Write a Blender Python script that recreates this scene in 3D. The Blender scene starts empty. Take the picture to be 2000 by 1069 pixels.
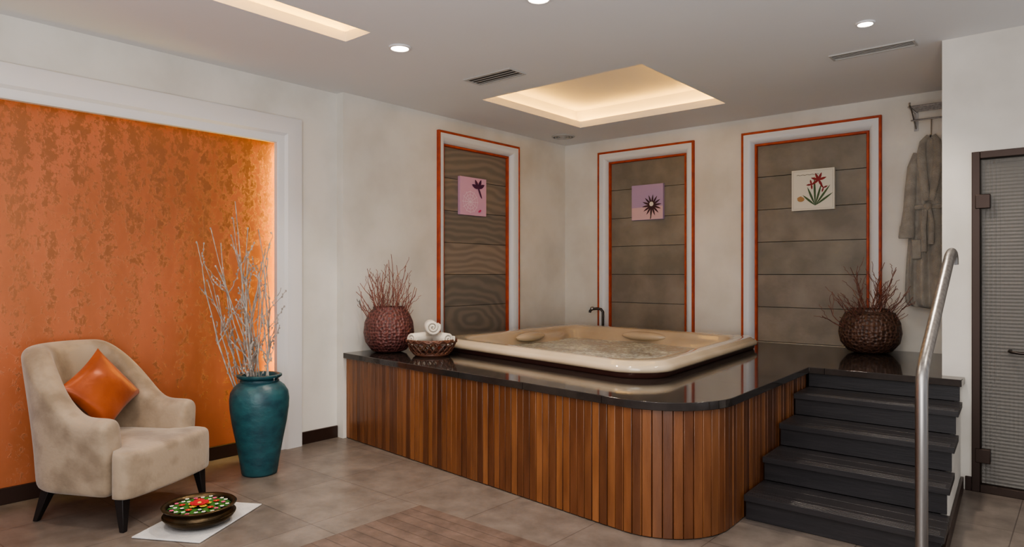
import bpy, bmesh, math, random
from mathutils import Vector, Matrix
random.seed(7)
C = bpy.context.scene.collection
F, CX, CY, H = 1333.0, 1000.0, 535.0, 1.4
YAW = math.radians(40.3); ca, sa = math.cos(YAW), math.sin(YAW)
WX, LX, OX, BY, RY, CZ = -4.84, -4.93, -5.03, 6.70, 5.28, 2.94
DZ = 0.727
def dirn(px):
    k = (px-CX)/F
    return (k*ca-sa, k*sa+ca)
def onz(px, py, z):
    d = F*(H-z)/(py-CY); a = dirn(px); return (a[0]*d, a[1]*d)
LAT = Vector((ca, sa, 0)); FWD = Vector((-sa, ca, 0))

# ---------------------------------------------------------------- materials
def base(name):
    m = bpy.data.materials.new(name); m.use_nodes = True
    n = m.node_tree.nodes; l = m.node_tree.links
    return m, n, l, n['Principled BSDF']
def coords(n, l, stretch=(1,1,1), rot=(0,0,0)):
    tc = n.new('ShaderNodeTexCoord'); mp = n.new('ShaderNodeMapping')
    mp.inputs['Scale'].default_value = stretch; mp.inputs['Rotation'].default_value = rot
    l.new(tc.outputs['Object'], mp.inputs['Vector']); return mp.outputs['Vector']
def ramp(n, stops):
    r = n.new('ShaderNodeValToRGB'); e = r.color_ramp.elements
    while len(e) < len(stops): e.new(0.5)
    for i, (p, c) in enumerate(stops):
        e[i].position = p; e[i].color = (*c, 1)
    return r
def mixc(n, l, fac, a, b, mode='MIX'):
    x = n.new('ShaderNodeMix'); x.data_type = 'RGBA'; x.blend_type = mode
    for v, s in ((fac, x.inputs[0]), (a, x.inputs[6]), (b, x.inputs[7])):
        if hasattr(v, 'is_output'): l.new(v, s)
        elif isinstance(v, tuple): s.default_value = (*v, 1)
        else: s.default_value = v
    return x.outputs[2]
def mat(name, c1, c2=None, scale=5, rough=.5, metal=0, bump=0, bscale=40, stretch=(1,1,1), detail=4, coat=0, sheen=0, emis=None, es=0, island=None, trans=0, lo=.35, hi=.65, ior=None):
    m, n, l, b = base(name)
    v = coords(n, l, stretch)
    col = None
    if c2 is not None:
        t = n.new('ShaderNodeTexNoise'); t.inputs['Scale'].default_value = scale; t.inputs['Detail'].default_value = detail
        l.new(v, t.inputs['Vector'])
        r = ramp(n, [(lo, c1), (hi, c2)]); l.new(t.outputs['Fac'], r.inputs['Fac']); col = r.outputs['Color']
    if island:
        g = n.new('ShaderNodeNewGeometry')
        r2 = ramp(n, [(i/(len(island)-1), c) for i, c in enumerate(island)])
        l.new(g.outputs['Random Per Island'], r2.inputs['Fac'])
        col = r2.outputs['Color'] if col is None else mixc(n, l, 1.0, col, r2.outputs['Color'], 'MULTIPLY')
    if col is None: b.inputs['Base Color'].default_value = (*c1, 1)
    else: l.new(col, b.inputs['Base Color'])
    b.inputs['Roughness'].default_value = rough; b.inputs['Metallic'].default_value = metal
    b.inputs['Coat Weight'].default_value = coat; b.inputs['Sheen Weight'].default_value = sheen
    b.inputs['Transmission Weight'].default_value = trans
    if ior: b.inputs['IOR'].default_value = ior
    if emis: b.inputs['Emission Color'].default_value = (*emis, 1); b.inputs['Emission Strength'].default_value = es
    if bump:
        t = n.new('ShaderNodeTexNoise'); t.inputs['Scale'].default_value = bscale; t.inputs['Detail'].default_value = 5
        l.new(v, t.inputs['Vector'])
        bp = n.new('ShaderNodeBump'); bp.inputs['Strength'].default_value = bump; bp.inputs['Distance'].default_value = .02
        l.new(t.outputs['Fac'], bp.inputs['Height']); l.new(bp.outputs['Normal'], b.inputs['Normal'])
    return m
def dimpled(name, dark, light, scale):
    m, n, l, b = base(name)
    t = n.new('ShaderNodeTexVoronoi'); t.inputs['Scale'].default_value = scale; t.inputs['Randomness'].default_value = .55
    l.new(coords(n, l), t.inputs['Vector'])
    r = ramp(n, [(.15, dark), (.60, light)]); l.new(t.outputs['Distance'], r.inputs['Fac']); l.new(r.outputs['Color'], b.inputs['Base Color'])
    mm = n.new('ShaderNodeMath'); mm.operation = 'POWER'; mm.inputs[1].default_value = 2; l.new(t.outputs['Distance'], mm.inputs[0])
    bp = n.new('ShaderNodeBump'); bp.inputs['Strength'].default_value = .8; bp.inputs['Distance'].default_value = .018
    l.new(mm.outputs[0], bp.inputs['Height']); l.new(bp.outputs['Normal'], b.inputs['Normal'])
    b.inputs['Roughness'].default_value = .45
    return m
def tilemat(name, c1, c2, cm, w, h, mortar, rough, plane='xy', nscale=3, var=.35, bumpv=.3, loc=(0,0,0)):
    m, n, l, b = base(name)
    tc = n.new('ShaderNodeTexCoord'); mp = n.new('ShaderNodeMapping')
    mp.inputs['Location'].default_value = loc
    l.new(tc.outputs['Object'], mp.inputs['Vector']); v = mp.outputs['Vector']
    if plane != 'xy':
        sp = n.new('ShaderNodeSeparateXYZ'); cb = n.new('ShaderNodeCombineXYZ'); l.new(v, sp.inputs[0])
        l.new(sp.outputs['X' if plane[0] == 'x' else 'Y'], cb.inputs['X']); l.new(sp.outputs['Z'], cb.inputs['Y']); v = cb.outputs[0]
    t = n.new('ShaderNodeTexBrick'); t.offset = 0; t.inputs['Scale'].default_value = 1
    t.inputs['Brick Width'].default_value = w; t.inputs['Row Height'].default_value = h
    t.inputs['Mortar Size'].default_value = mortar; t.inputs['Mortar Smooth'].default_value = .1
    for k, c in (('Color1', c1), ('Color2', c2), ('Mortar', cm)): t.inputs[k].default_value = (*c, 1)
    l.new(v, t.inputs['Vector'])
    ns = n.new('ShaderNodeTexNoise'); ns.inputs['Scale'].default_value = nscale; ns.inputs['Detail'].default_value = 9
    ns.inputs['Roughness'].default_value = .68
    l.new(tc.outputs['Object'], ns.inputs['Vector'])
    r = ramp(n, [(.3, (1-var,)*3), (.7, (1+var*.4,)*3)]); l.new(ns.outputs['Fac'], r.inputs['Fac'])
    l.new(mixc(n, l, 1.0, t.outputs['Color'], r.outputs['Color'], 'MULTIPLY'), b.inputs['Base Color'])
    b.inputs['Roughness'].default_value = rough
    bp = n.new('ShaderNodeBump'); bp.inputs['Strength'].default_value = bumpv; bp.inputs['Distance'].default_value = .004; bp.invert = True
    l.new(t.outputs['Fac'], bp.inputs['Height']); l.new(bp.outputs['Normal'], b.inputs['Normal'])
    return m

M = {}
M['plaster'] = mat('plaster', (.60,.57,.515), (.74,.71,.655), 1.7, .75, detail=9, bump=.07, bscale=10, lo=.32, hi=.62)
M['ceiling'] = mat('ceiling_paint', (.73,.73,.735), (.75,.75,.755), 1, .85)
M['trimwhite'] = mat('trim_white', (.73,.72,.72), rough=.5)
M['niche'] = mat('niche_grey', (.68,.69,.71), rough=.45)
M['red'] = mat('burnt_red', (.50,.085,.028), (.36,.055,.02), 14, .5)
M['baseb'] = mat('dark_baseboard', (.03,.014,.010), rough=.35)
M['floor'] = tilemat('floor_tiles', (.205,.172,.148), (.18,.150,.13), (.11,.09,.078), .6, .6, .003, .34, nscale=5, var=.42, loc=(.32,.22,0))
M['inlay'] = tilemat('ribbed_inlay', (.160,.112,.090), (.135,.095,.077), (.085,.06,.05), 3, .085, .003, .45, nscale=9, var=.45, bumpv=.5, loc=(.08,.02,0))
M['deck'] = tilemat('polished_stone', (.040,.033,.030), (.033,.027,.025), (.012,.010,.010), .62, .62, .003, .07, nscale=9, var=.3, bumpv=.15, loc=(.1,.3,0))
M['shower'] = tilemat('shower_tiles', (.24,.23,.215), (.215,.205,.19), (.14,.135,.125), .3, .3, .004, .4, plane='xz')
M['chrome'] = mat('brushed_steel', (.42,.40,.385), (.30,.285,.275), 60, .36, 1, stretch=(1,1,.05))
M['darkmetal'] = mat('dark_metal', (.06,.05,.045), rough=.3, metal=.8)
M['bronze'] = mat('bronze_frame', (.05,.033,.027), rough=.4, metal=.6)
M['black'] = mat('black_wood', (.010,.007,.007), rough=.45)
M['beige'] = mat('velvet', (.345,.262,.182), (.215,.158,.105), 6, .8, detail=8, sheen=.35, bump=.10, bscale=60, lo=.42, hi=.62)
M['satin'] = mat('orange_satin', (.42,.095,.026), (.29,.06,.016), 5, .33, .25, sheen=.15, bump=.2, bscale=9)
M['teal'] = mat('teal_glaze', (.012,.052,.070), (.024,.100,.115), 9, .42, bump=.15, bscale=26, stretch=(1,1,1.6), detail=9)
M['pot_red'] = dimpled('hammered_clay', (.050,.020,.019), (.155,.056,.050), 38)
M['pot_dark'] = dimpled('hammered_bronze', (.028,.014,.011), (.11,.056,.038), 36)
M['twig_red'] = mat('red_bark', (.17,.055,.045), (.28,.12,.09), 20, .7)
M['twig_brown'] = mat('brown_bark', (.13,.05,.038), (.24,.11,.08), 20, .7)
M['twig_white'] = mat('bleached_bark', (.46,.42,.38), (.22,.19,.17), 18, .8)
M['wicker'] = mat('wicker', (.08,.032,.02), (.16,.065,.038), 20, .45)
M['towel'] = mat('towel', (.66,.58,.48), (.76,.69,.59), 10, .95, bump=.4, bscale=180, sheen=.4)
M['mat_white'] = mat('white_cloth', (.52,.51,.50), (.60,.59,.58), 10, .9, bump=.3, bscale=120)
M['brass'] = mat('aged_brass', (.11,.075,.038), (.055,.037,.02), 9, .35, .85, bump=.15, bscale=25)
M['acrylic'] = mat('pearl_acrylic', (.50,.40,.28), (.57,.46,.33), 3, .10, coat=.6)
M['skirt'] = mat('tub_skirt', (.055,.022,.018), rough=.3)
M['robe'] = mat('robe_terry', (.36,.33,.285), (.28,.255,.22), 12, .95, bump=.4, bscale=120, sheen=.3)
M['step'] = mat('charcoal_step', (.022,.020,.022), (.030,.027,.029), 5, .36, bump=.05, bscale=20, stretch=(.5,6,6))
M['lamp'] = mat('lamp_glow', (1,1,1), emis=(1,.88,.70), es=25)
M['led'] = mat('led_glow', (1,1,1), emis=(1,.50,.07), es=24)
M['ledorange'] = mat('led_orange', (1,1,1), emis=(1,.72,.10), es=26)
M['vent'] = mat('vent_grey', (.50,.485,.46), rough=.5)
M['ventdark'] = mat('vent_dark', (.05,.048,.045), rough=.7)
for nm, c in dict(green=(.03,.13,.018), flwhite=(.75,.75,.70), flpink=(.65,.08,.2), flred=(.45,.01,.02), flyellow=(.75,.48,.03), darkwater=(.01,.03,.01),
                  cream=(.70,.66,.56), pinkbg=(.68,.40,.55), palepink=(.82,.66,.76), mauvebg=(.42,.31,.47), peach=(.62,.42,.45), plum=(.09,.02,.07), petal=(.06,.02,.025),
                  orchid=(.26,.02,.022), leafg=(.06,.11,.04), fruit=(.45,.25,.10), ink=(.05,.04,.03), border=(.55,.50,.42)).items():
    M[nm] = mat(nm, c, rough=.6)

# orange accent wall
m, n, l, b = base('orange_plaster')
tc = n.new('ShaderNodeTexCoord')
v = coords(n, l, (1,1,.35)); v2 = coords(n, l, (1,1.5,1.15))
a = n.new('ShaderNodeTexNoise'); a.inputs['Scale'].default_value = 3.2; a.inputs['Detail'].default_value = 7; l.new(v, a.inputs['Vector'])
ra = ramp(n, [(.36, (.52,.165,.075)), (.64, (.41,.135,.055))]); l.new(a.outputs['Fac'], ra.inputs['Fac'])
p = n.new('ShaderNodeTexNoise'); p.inputs['Scale'].default_value = 18; p.inputs['Detail'].default_value = 10; p.inputs['Roughness'].default_value = .72; l.new(v2, p.inputs['Vector'])
w = n.new('ShaderNodeTexWave'); w.bands_direction = 'Y'; w.inputs['Scale'].default_value = 1.9; w.inputs['Distortion'].default_value = .8; w.inputs['Detail'].default_value = 2; w.inputs['Detail Scale'].default_value = 3
l.new(tc.outputs['Object'], w.inputs['Vector'])
sp = n.new('ShaderNodeSeparateXYZ'); l.new(tc.outputs['Object'], sp.inputs[0])
zr = n.new('ShaderNodeMapRange'); zr.inputs[1].default_value = .2; zr.inputs[2].default_value = 2.5; zr.inputs[3].default_value = -.09; zr.inputs[4].default_value = .05; l.new(sp.outputs['Z'], zr.inputs[0])
wm = n.new('ShaderNodeMath'); wm.operation = 'MULTIPLY_ADD'; wm.inputs[1].default_value = .09; l.new(w.outputs['Fac'], wm.inputs[0]); l.new(p.outputs['Fac'], wm.inputs[2])
ad = n.new('ShaderNodeMath'); ad.operation = 'ADD'; l.new(wm.outputs[0], ad.inputs[0]); l.new(zr.outputs[0], ad.inputs[1])
rp = ramp(n, [(.54, (0,0,0)), (.61, (1,1,1))]); l.new(ad.outputs[0], rp.inputs['Fac'])
l.new(mixc(n, l, rp.outputs['Color'], ra.outputs['Color'], (.33,.125,.052)), b.inputs['Base Color'])
b.inputs['Roughness'].default_value = .42; b.inputs['Metallic'].default_value = .3
bp = n.new('ShaderNodeBump'); bp.inputs['Strength'].default_value = .3; bp.inputs['Distance'].default_value = .006; l.new(rp.outputs['Color'], bp.inputs['Height']); l.new(bp.outputs['Normal'], b.inputs['Normal'])
M['orange'] = m
# planks
M['wood'] = mat('teak_plank', (.72,.64,.58), (1.14,1.09,1.04), 5, .36, stretch=(4,4,.6), detail=7, bump=.08, bscale=25, coat=.12,
                island=[(.075,.029,.014), (.15,.058,.023), (.25,.105,.038), (.10,.038,.017), (.21,.085,.032), (.085,.032,.015), (.29,.125,.048), (.12,.046,.019)], lo=.3, hi=.7)
M['stone'] = mat('grey_stone', (.185,.163,.138), (.265,.234,.20), 3.5, .55, detail=9, bump=.12, bscale=30, island=[(.74,.76,.78), (1.1,1.07,1.03), (.9,.94,.9), (1.18,1.09,1.02)])
m, n, l, b = base('veined_stone')
v = coords(n, l, (1,1,2.0))
w = n.new('ShaderNodeTexWave'); w.wave_type = 'RINGS'; w.rings_direction = 'SPHERICAL'; w.inputs['Scale'].default_value = 2.2; w.inputs['Distortion'].default_value = 12; w.inputs['Detail'].default_value = 2.0; w.inputs['Detail Scale'].default_value = .7
mp2 = n.new('ShaderNodeMapping'); mp2.inputs['Location'].default_value = (4.8,-5.1,-1.8); l.new(v, mp2.inputs['Vector']); l.new(mp2.outputs[0], w.inputs['Vector'])
rr = ramp(n, [(.1, (.195,.172,.148)), (.5, (.225,.198,.170)), (.9, (.262,.226,.190))]); l.new(w.outputs['Fac'], rr.inputs['Fac'])
g = n.new('ShaderNodeNewGeometry'); r2 = ramp(n, [(0, (.76,.79,.80)), (1, (1.14,1.07,1.02))]); l.new(g.outputs['Random Per Island'], r2.inputs['Fac'])
l.new(mixc(n, l, 1.0, rr.outputs['Color'], r2.outputs['Color'], 'MULTIPLY'), b.inputs['Base Color']); b.inputs['Roughness'].default_value = .5
M['vein'] = m
# bubbling water: clear, glossy, with foam
m, n, l, b = base('bubbling_water')
v = coords(n, l)
a = n.new('ShaderNodeTexNoise'); a.inputs['Scale'].default_value = 24; a.inputs['Detail'].default_value = 9; a.inputs['Roughness'].default_value = .75; l.new(v, a.inputs['Vector'])
a2 = n.new('ShaderNodeTexNoise'); a2.inputs['Scale'].default_value = 2.4; l.new(v, a2.inputs['Vector'])
mm = n.new('ShaderNodeMath'); mm.operation = 'MULTIPLY_ADD'; mm.inputs[1].default_value = .5; l.new(a2.outputs['Fac'], mm.inputs[0]); l.new(a.outputs['Fac'], mm.inputs[2])
rr = ramp(n, [(.66, (.12,.12,.12)), (.92, (.85,.85,.85))]); l.new(mm.outputs[0], rr.inputs['Fac'])
bp = n.new('ShaderNodeBump'); bp.inputs['Strength'].default_value = .35; bp.inputs['Distance'].default_value = .025; l.new(a.outputs['Fac'], bp.inputs['Height'])
tr = n.new('ShaderNodeBsdfTransparent'); tr.inputs['Color'].default_value = (.90,.93,.82,1)
gl = n.new('ShaderNodeBsdfGlossy'); gl.inputs['Roughness'].default_value = .05; l.new(bp.outputs['Normal'], gl.inputs['Normal'])
fr = n.new('ShaderNodeFresnel'); fr.inputs['IOR'].default_value = 1.33; l.new(bp.outputs['Normal'], fr.inputs['Normal'])
mx = n.new('ShaderNodeMixShader'); l.new(fr.outputs[0], mx.inputs[0]); l.new(tr.outputs[0], mx.inputs[1]); l.new(gl.outputs[0], mx.inputs[2])
df = n.new('ShaderNodeBsdfDiffuse'); df.inputs['Color'].default_value = (.78,.79,.70,1); l.new(bp.outputs['Normal'], df.inputs['Normal'])
mx2 = n.new('ShaderNodeMixShader'); l.new(rr.outputs['Color'], mx2.inputs[0]); l.new(mx.outputs[0], mx2.inputs[1]); l.new(df.outputs[0], mx2.inputs[2])
l.new(mx2.outputs[0], n['Material Output'].inputs['Surface'])
M['water'] = m
# reeded glass
m, n, l, b = base('reeded_glass')
b.inputs['Base Color'].default_value = (.52,.50,.47,1); b.inputs['Roughness'].default_value = .25; b.inputs['Transmission Weight'].default_value = .72; b.inputs['IOR'].default_value = 1.25
w = n.new('ShaderNodeTexWave'); w.bands_direction = 'X'; w.inputs['Scale'].default_value = 14; l.new(coords(n, l), w.inputs['Vector'])
w2 = n.new('ShaderNodeTexWave'); w2.bands_direction = 'Z'; w2.inputs['Scale'].default_value = 14; l.new(coords(n, l), w2.inputs['Vector'])
mm = n.new('ShaderNodeMath'); mm.operation = 'ADD'; l.new(w.outputs['Fac'], mm.inputs[0]); l.new(w2.outputs['Fac'], mm.inputs[1])
bp = n.new('ShaderNodeBump'); bp.inputs['Strength'].default_value = .7; bp.inputs['Distance'].default_value = .006; l.new(mm.outputs[0], bp.inputs['Height']); l.new(bp.outputs['Normal'], b.inputs['Normal'])
M['glass'] = m

# ---------------------------------------------------------------- mesh tools
class MB:
    def __init__(s): s.v = []; s.f = []; s.m = []
    def add(s, vs, fs, mi=0):
        o = len(s.v); s.v += [tuple(q) for q in vs]
        for f in fs: s.f.append([i+o for i in f]); s.m.append(mi)
    def box(s, x0, x1, y0, y1, z0, z1, mi=0):
        s.hexa([(x0,y0),(x1,y0),(x1,y1),(x0,y1)], z0, z1, mi)
    def hexa(s, q, z0, z1, mi=0):
        s.add([(x,y,z0) for x,y in q]+[(x,y,z1) for x,y in q], [(3,2,1,0),(4,5,6,7),(0,1,5,4),(1,2,6,5),(2,3,7,6),(3,0,4,7)], mi)
    def prism(s, poly, z0, z1, mi=0):
        k = len(poly)
        s.add([(x,y,z0) for x,y in poly]+[(x,y,z1) for x,y in poly], [list(range(k))[::-1], list(range(k,2*k))]+[(i,(i+1)%k,(i+1)%k+k,i+k) for i in range(k)], mi)
    def holed(s, poly, hole, z0, z1):
        bm = bmesh.new(); es = []
        for P in (poly, hole):
            vs = [bm.verts.new((x, y, 0)) for x, y in P]
            es += [bm.edges.new((vs[i], vs[(i+1) % len(vs)])) for i in range(len(vs))]
        bmesh.ops.triangle_fill(bm, use_beauty=True, use_dissolve=False, edges=es)
        bm.verts.index_update(); co_ = [tuple(v_.co.xy) for v_ in bm.verts]; fs = [[v_.index for v_ in f_.verts] for f_ in bm.faces]; bm.free()
        k = len(co_); n1 = len(poly); n2 = len(hole)
        F_ = [f_[::-1] for f_ in fs]+[[i+k for i in f_] for f_ in fs]
        F_ += [(i, (i+1) % n1, (i+1) % n1+k, i+k) for i in range(n1)]+[(n1+i, n1+(i+1) % n2, n1+(i+1) % n2+k, n1+i+k) for i in range(n2)]
        s.add([(x, y, z0) for x, y in co_]+[(x, y, z1) for x, y in co_], F_)
    def loft(s, loops, closed=True, cap0=False, cap1=False, mi=0):
        k = len(loops[0]); vs = [p for L in loops for p in L]; fs = []
        for a in range(len(loops)-1):
            for i in range(k if closed else k-1):
                j = (i+1) % k; fs.append((a*k+i, a*k+j, (a+1)*k+j, (a+1)*k+i))
        if cap0: fs.append(list(range(k))[::-1])
        if cap1: fs.append([(len(loops)-1)*k+i for i in range(k)])
        s.add(vs, fs, mi)
    def tube(s, pts, r, n=8, mi=0, ref=None, closed=False, flat=1):
        pts = [Vector(p) for p in pts]; loops = []
        rr = r if isinstance(r, (list, tuple)) else [r]*len(pts)
        prev = None
        for i, p in enumerate(pts):
            if closed: t = pts[(i+1)%len(pts)]-pts[i-1]
            else: t = pts[min(i+1, len(pts)-1)]-pts[max(i-1, 0)]
            t.normalize()
            if prev is None:
                u = Vector(ref) if ref else (Vector((0,0,1)) if abs(t.z) < .9 else Vector((1,0,0)))
            else: u = prev
            u = (u-t*u.dot(t)).normalized(); w = t.cross(u); prev = u
            loops.append([p+(u*math.cos(2*math.pi*k/n)*rr[i]*flat+w*math.sin(2*math.pi*k/n)*rr[i]) for k in range(n)])
        if closed: loops.append(loops[0])
        s.loft(loops, True, not closed, not closed, mi)
    def lathe(s, prof, cx=0, cy=0, n=40, z0=0, mi=0):
        loops = [[(cx+max(r,.0004)*math.cos(2*math.pi*k/n), cy+max(r,.0004)*math.sin(2*math.pi*k/n), z0+z) for k in range(n)] for r, z in prof]
        s.loft(loops, True, True, True, mi)
    def ball(s, c, r, n=10, mi=0):
        rx, ry, rz = r if isinstance(r, tuple) else (r,r,r)
        loops = []
        for i in range(1, n):
            th = math.pi*i/n
            loops.append([(c[0]+rx*math.sin(th)*math.cos(2*math.pi*k/(2*n)), c[1]+ry*math.sin(th)*math.sin(2*math.pi*k/(2*n)), c[2]-rz*math.cos(th)) for k in range(2*n)])
        s.loft(loops, True, True, True, mi)
    def build(s, name, mats, parent=None, bevel=0, sub=0, sharp=38, local=False, flat=False):
        me = bpy.data.meshes.new(name)
        off = Vector((0,0,0))
        if parent is not None and not local:
            q = parent
            while q is not None: off += q.location; q = q.parent
        me.from_pydata([tuple(Vector(q)-off) for q in s.v], [], s.f)
        for k in (mats if isinstance(mats, (list, tuple)) else [mats]): me.materials.append(k if not isinstance(k, str) else M[k])
        for p_, i in zip(me.polygons, s.m): p_.material_index = i
        bm = bmesh.new(); bm.from_mesh(me); bmesh.ops.recalc_face_normals(bm, faces=bm.faces); bm.to_mesh(me); bm.free()
        if not flat:
            for p_ in me.polygons: p_.use_smooth = True
            if not sub: me.set_sharp_from_angle(angle=math.radians(sharp))
        o = bpy.data.objects.new(name, me); C.objects.link(o)
        if parent is not None: o.parent = parent
        if bevel:
            k = o.modifiers.new('bevel', 'BEVEL'); k.width = bevel; k.segments = 2; k.limit_method = 'ANGLE'; k.angle_limit = math.radians(40)
        if sub:
            k = o.modifiers.new('sub', 'SUBSURF'); k.levels = sub; k.render_levels = sub
        return o
def tag(o, label, cat, group=None):
    o['label'] = label; o['category'] = cat
    if group: o['group'] = group
    return o
def thing(name, label, cat, loc=(0,0,0), group=None, rz=0):
    o = bpy.data.objects.new(name, None); C.objects.link(o); o.location = loc; o.rotation_euler = (0,0,rz); o.empty_display_size = .1
    return tag(o, label, cat, group)
def struct(o): o['kind'] = 'structure'; return o
def fillet(poly, rads, n=10):
    out = []; k = len(poly)
    for i in range(k):
        p = Vector(poly[i]); r = rads[i]
        if not r: out.append(tuple(p)); continue
        a = (Vector(poly[i-1])-p).normalized(); b_ = (Vector(poly[(i+1)%k])-p).normalized()
        ang = a.angle(b_); t = r/math.tan(ang/2); c = p+(a+b_).normalized()*(r/math.sin(ang/2))
        s0 = p+a*t-c; s1 = p+b_*t-c; a0 = math.atan2(s0.y, s0.x); a1 = math.atan2(s1.y, s1.x); da = (a1-a0+math.pi) % (2*math.pi)-math.pi
        for j in range(n+1): out.append((c.x+r*math.cos(a0+da*j/n), c.y+r*math.sin(a0+da*j/n)))
    return out
def gridskip(us, vs, holes, emit):
    us = sorted(set(us+[h[i] for h in holes for i in (0,1)])); vs = sorted(set(vs+[h[i] for h in holes for i in (2,3)]))
    for i in range(len(us)-1):
        j = 0
        while j < len(vs)-1:
            def inh(j): return any(h[0] <= (us[i]+us[i+1])/2 <= h[1] and h[2] <= (vs[j]+vs[j+1])/2 <= h[3] for h in holes)
            if inh(j): j += 1; continue
            k = j
            while k+1 < len(vs)-1 and not inh(k+1): k += 1
            emit(us[i], us[i+1], vs[j], vs[k+1]); j = k+1

# ---------------------------------------------------------------- room shell
b = MB(); b.box(-5.2, 2.2, -1.6, 6.9, -.1, 0); struct(b.build('floor', 'floor', flat=True))
b = MB(); b.box(-3.08, -1.7, .6, 2.78, 0, .004)
ff = b.build('trim_4', 'inlay', flat=True); struct(ff)
COVE = (-4.11, -2.52, 4.44, 5.96); SLOT = (-3.77, -3.51, .3, 2.74)
b = MB(); gridskip([-5.2, 2.2], [-1.6, 6.9], [COVE, SLOT], lambda a,c,d,e: b.box(a, c, d, e, CZ, CZ+.065))
for (x0, x1, y0, y1, e, hh) in ((*COVE, .14, .15), (*SLOT, .10, .16)):
    X0, X1, Y0, Y1 = x0-e, x1+e, y0-e, y1+e; z0, z1 = CZ+.065, CZ+.065+hh
    b.box(X0-.03, X1+.03, Y0-.03, Y1+.03, z1, z1+.03)
    b.box(X0-.03, X0, Y0-.03, Y1+.03, z0, z1); b.box(X1, X1+.03, Y0-.03, Y1+.03, z0, z1)
    b.box(X0, X1, Y0-.03, Y0, z0, z1); b.box(X0, X1, Y1, Y1+.03, z0, z1)
struct(b.build('ceiling', 'ceiling', flat=True))
z0 = CZ+.068
for (nm, lab, (x0,x1,y0,y1), e) in (('cove_light', 'warm light strip hidden round the square ceiling recess above the tub', COVE, .14), ('cove_light', 'warm light strip hidden in the long ceiling slot near the orange wall', SLOT, .10)):
    b = MB(); g = e-.035
    b.box(x0-g, x1+g, y0-g, y0-g+.02, z0, z0+.015); b.box(x0-g, x1+g, y1+g-.02, y1+g, z0, z0+.015)
    b.box(x0-g, x0-g+.02, y0-g+.02, y1+g-.02, z0, z0+.015); b.box(x1+g-.02, x1+g, y0-g+.02, y1+g-.02, z0, z0+.015)
    tag(b.build(nm, 'led', flat=True), lab, 'light strip')
# niches
N1 = (4.578, 5.803); N2 = (-4.357, -3.168); N3 = (-2.659, -1.403); NZ = 2.795
b = MB(); gridskip([3.49, 6.85], [0, CZ], [(N1[0], N1[1], DZ, NZ)], lambda a,c,d,e: b.box(WX-.2, WX, a, c, d, e))
struct(b.build('wall_left_inner', 'plaster', flat=True))
b = MB(); gridskip([WX, .9], [0, CZ], [(N2[0], N2[1], DZ, NZ), (N3[0], N3[1], DZ, NZ)], lambda a,c,d,e: b.box(a, c, BY, BY+.2, d, e))
struct(b.build('wall_back', 'plaster', flat=True))
b = MB(); b.box(-5.2, LX, -1.6, 3.06, 2.57, CZ); b.box(-5.2, LX, 3.06, 3.49, 0, CZ); struct(b.build('wall_left', 'plaster', flat=True))
b = MB(); b.box(-5.2, OX, -1.6, 3.06, 0, 2.57); struct(b.build('wall_accent', 'orange', flat=True))
b = MB(); b.box(OX, OX+.02, -1.6, 2.93, 0, .10); struct(b.build('baseboard_left', 'baseb', bevel=.003))
b = MB(); b.box(LX, LX+.02, 3.125, 3.488, 0, .10); struct(b.build('baseboard_corner', 'baseb', bevel=.003))
DX0, DX1, DT = -.585, .33, 2.18
b = MB(); gridskip([-.75, 2.2], [0, CZ], [(DX0, DX1, 0, DT)], lambda a,c,d,e: b.box(a, c, RY, RY+.12, d, e)); b.box(-.75, -.63, RY+.12, BY, 0, CZ)
struct(b.build('wall_right', 'plaster', flat=True))
b = MB(); b.box(-.63, .9, BY-.03, BY, 0, CZ); b.box(-.63, -.60, RY+.12, BY-.03, 0, CZ); b.box(.87, .9, RY+.12, BY-.03, 0, CZ); struct(b.build('wall_shower', 'shower', flat=True))
b = MB(); b.box(-.62, DX0-.002, RY-.018, RY, 0, .09); struct(b.build('baseboard_right', 'baseb', bevel=.003))
# white frame round orange panel
prof = [(0,0),(0,.05),(.012,.055),(.13,.055),(.14,.045),(.15,.035),(.19,.032),(.207,.022),(.207,-.02),(.12,-.02)]
b = MB(); zt, u1 = 2.646, 3.122
b.loft([[(LX+w_, -1.6, zt-i), (LX+w_, u1-i, zt-i), (LX+w_, u1-i, 0)] for i, w_ in prof], closed=False)
struct(b.build('trim_1', 'trimwhite'))
b = MB(); b.box(LX-.085, LX-.03, 3.035, 3.05, .12, 2.42); 
tag(b.build('cove_light', 'ledorange', flat=True), 'amber light strip hidden behind the right jamb of the orange wall', 'light strip')
b = MB(); b.box(LX-.085, LX-.03, -1.2, 2.8, 2.555, 2.565)
tag(b.build('cove_light', mat('led_dim', (1,1,1), emis=(1,.62,.2), es=3), flat=True), 'amber light strip hidden behind the top beam of the orange wall', 'light strip')
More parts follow.
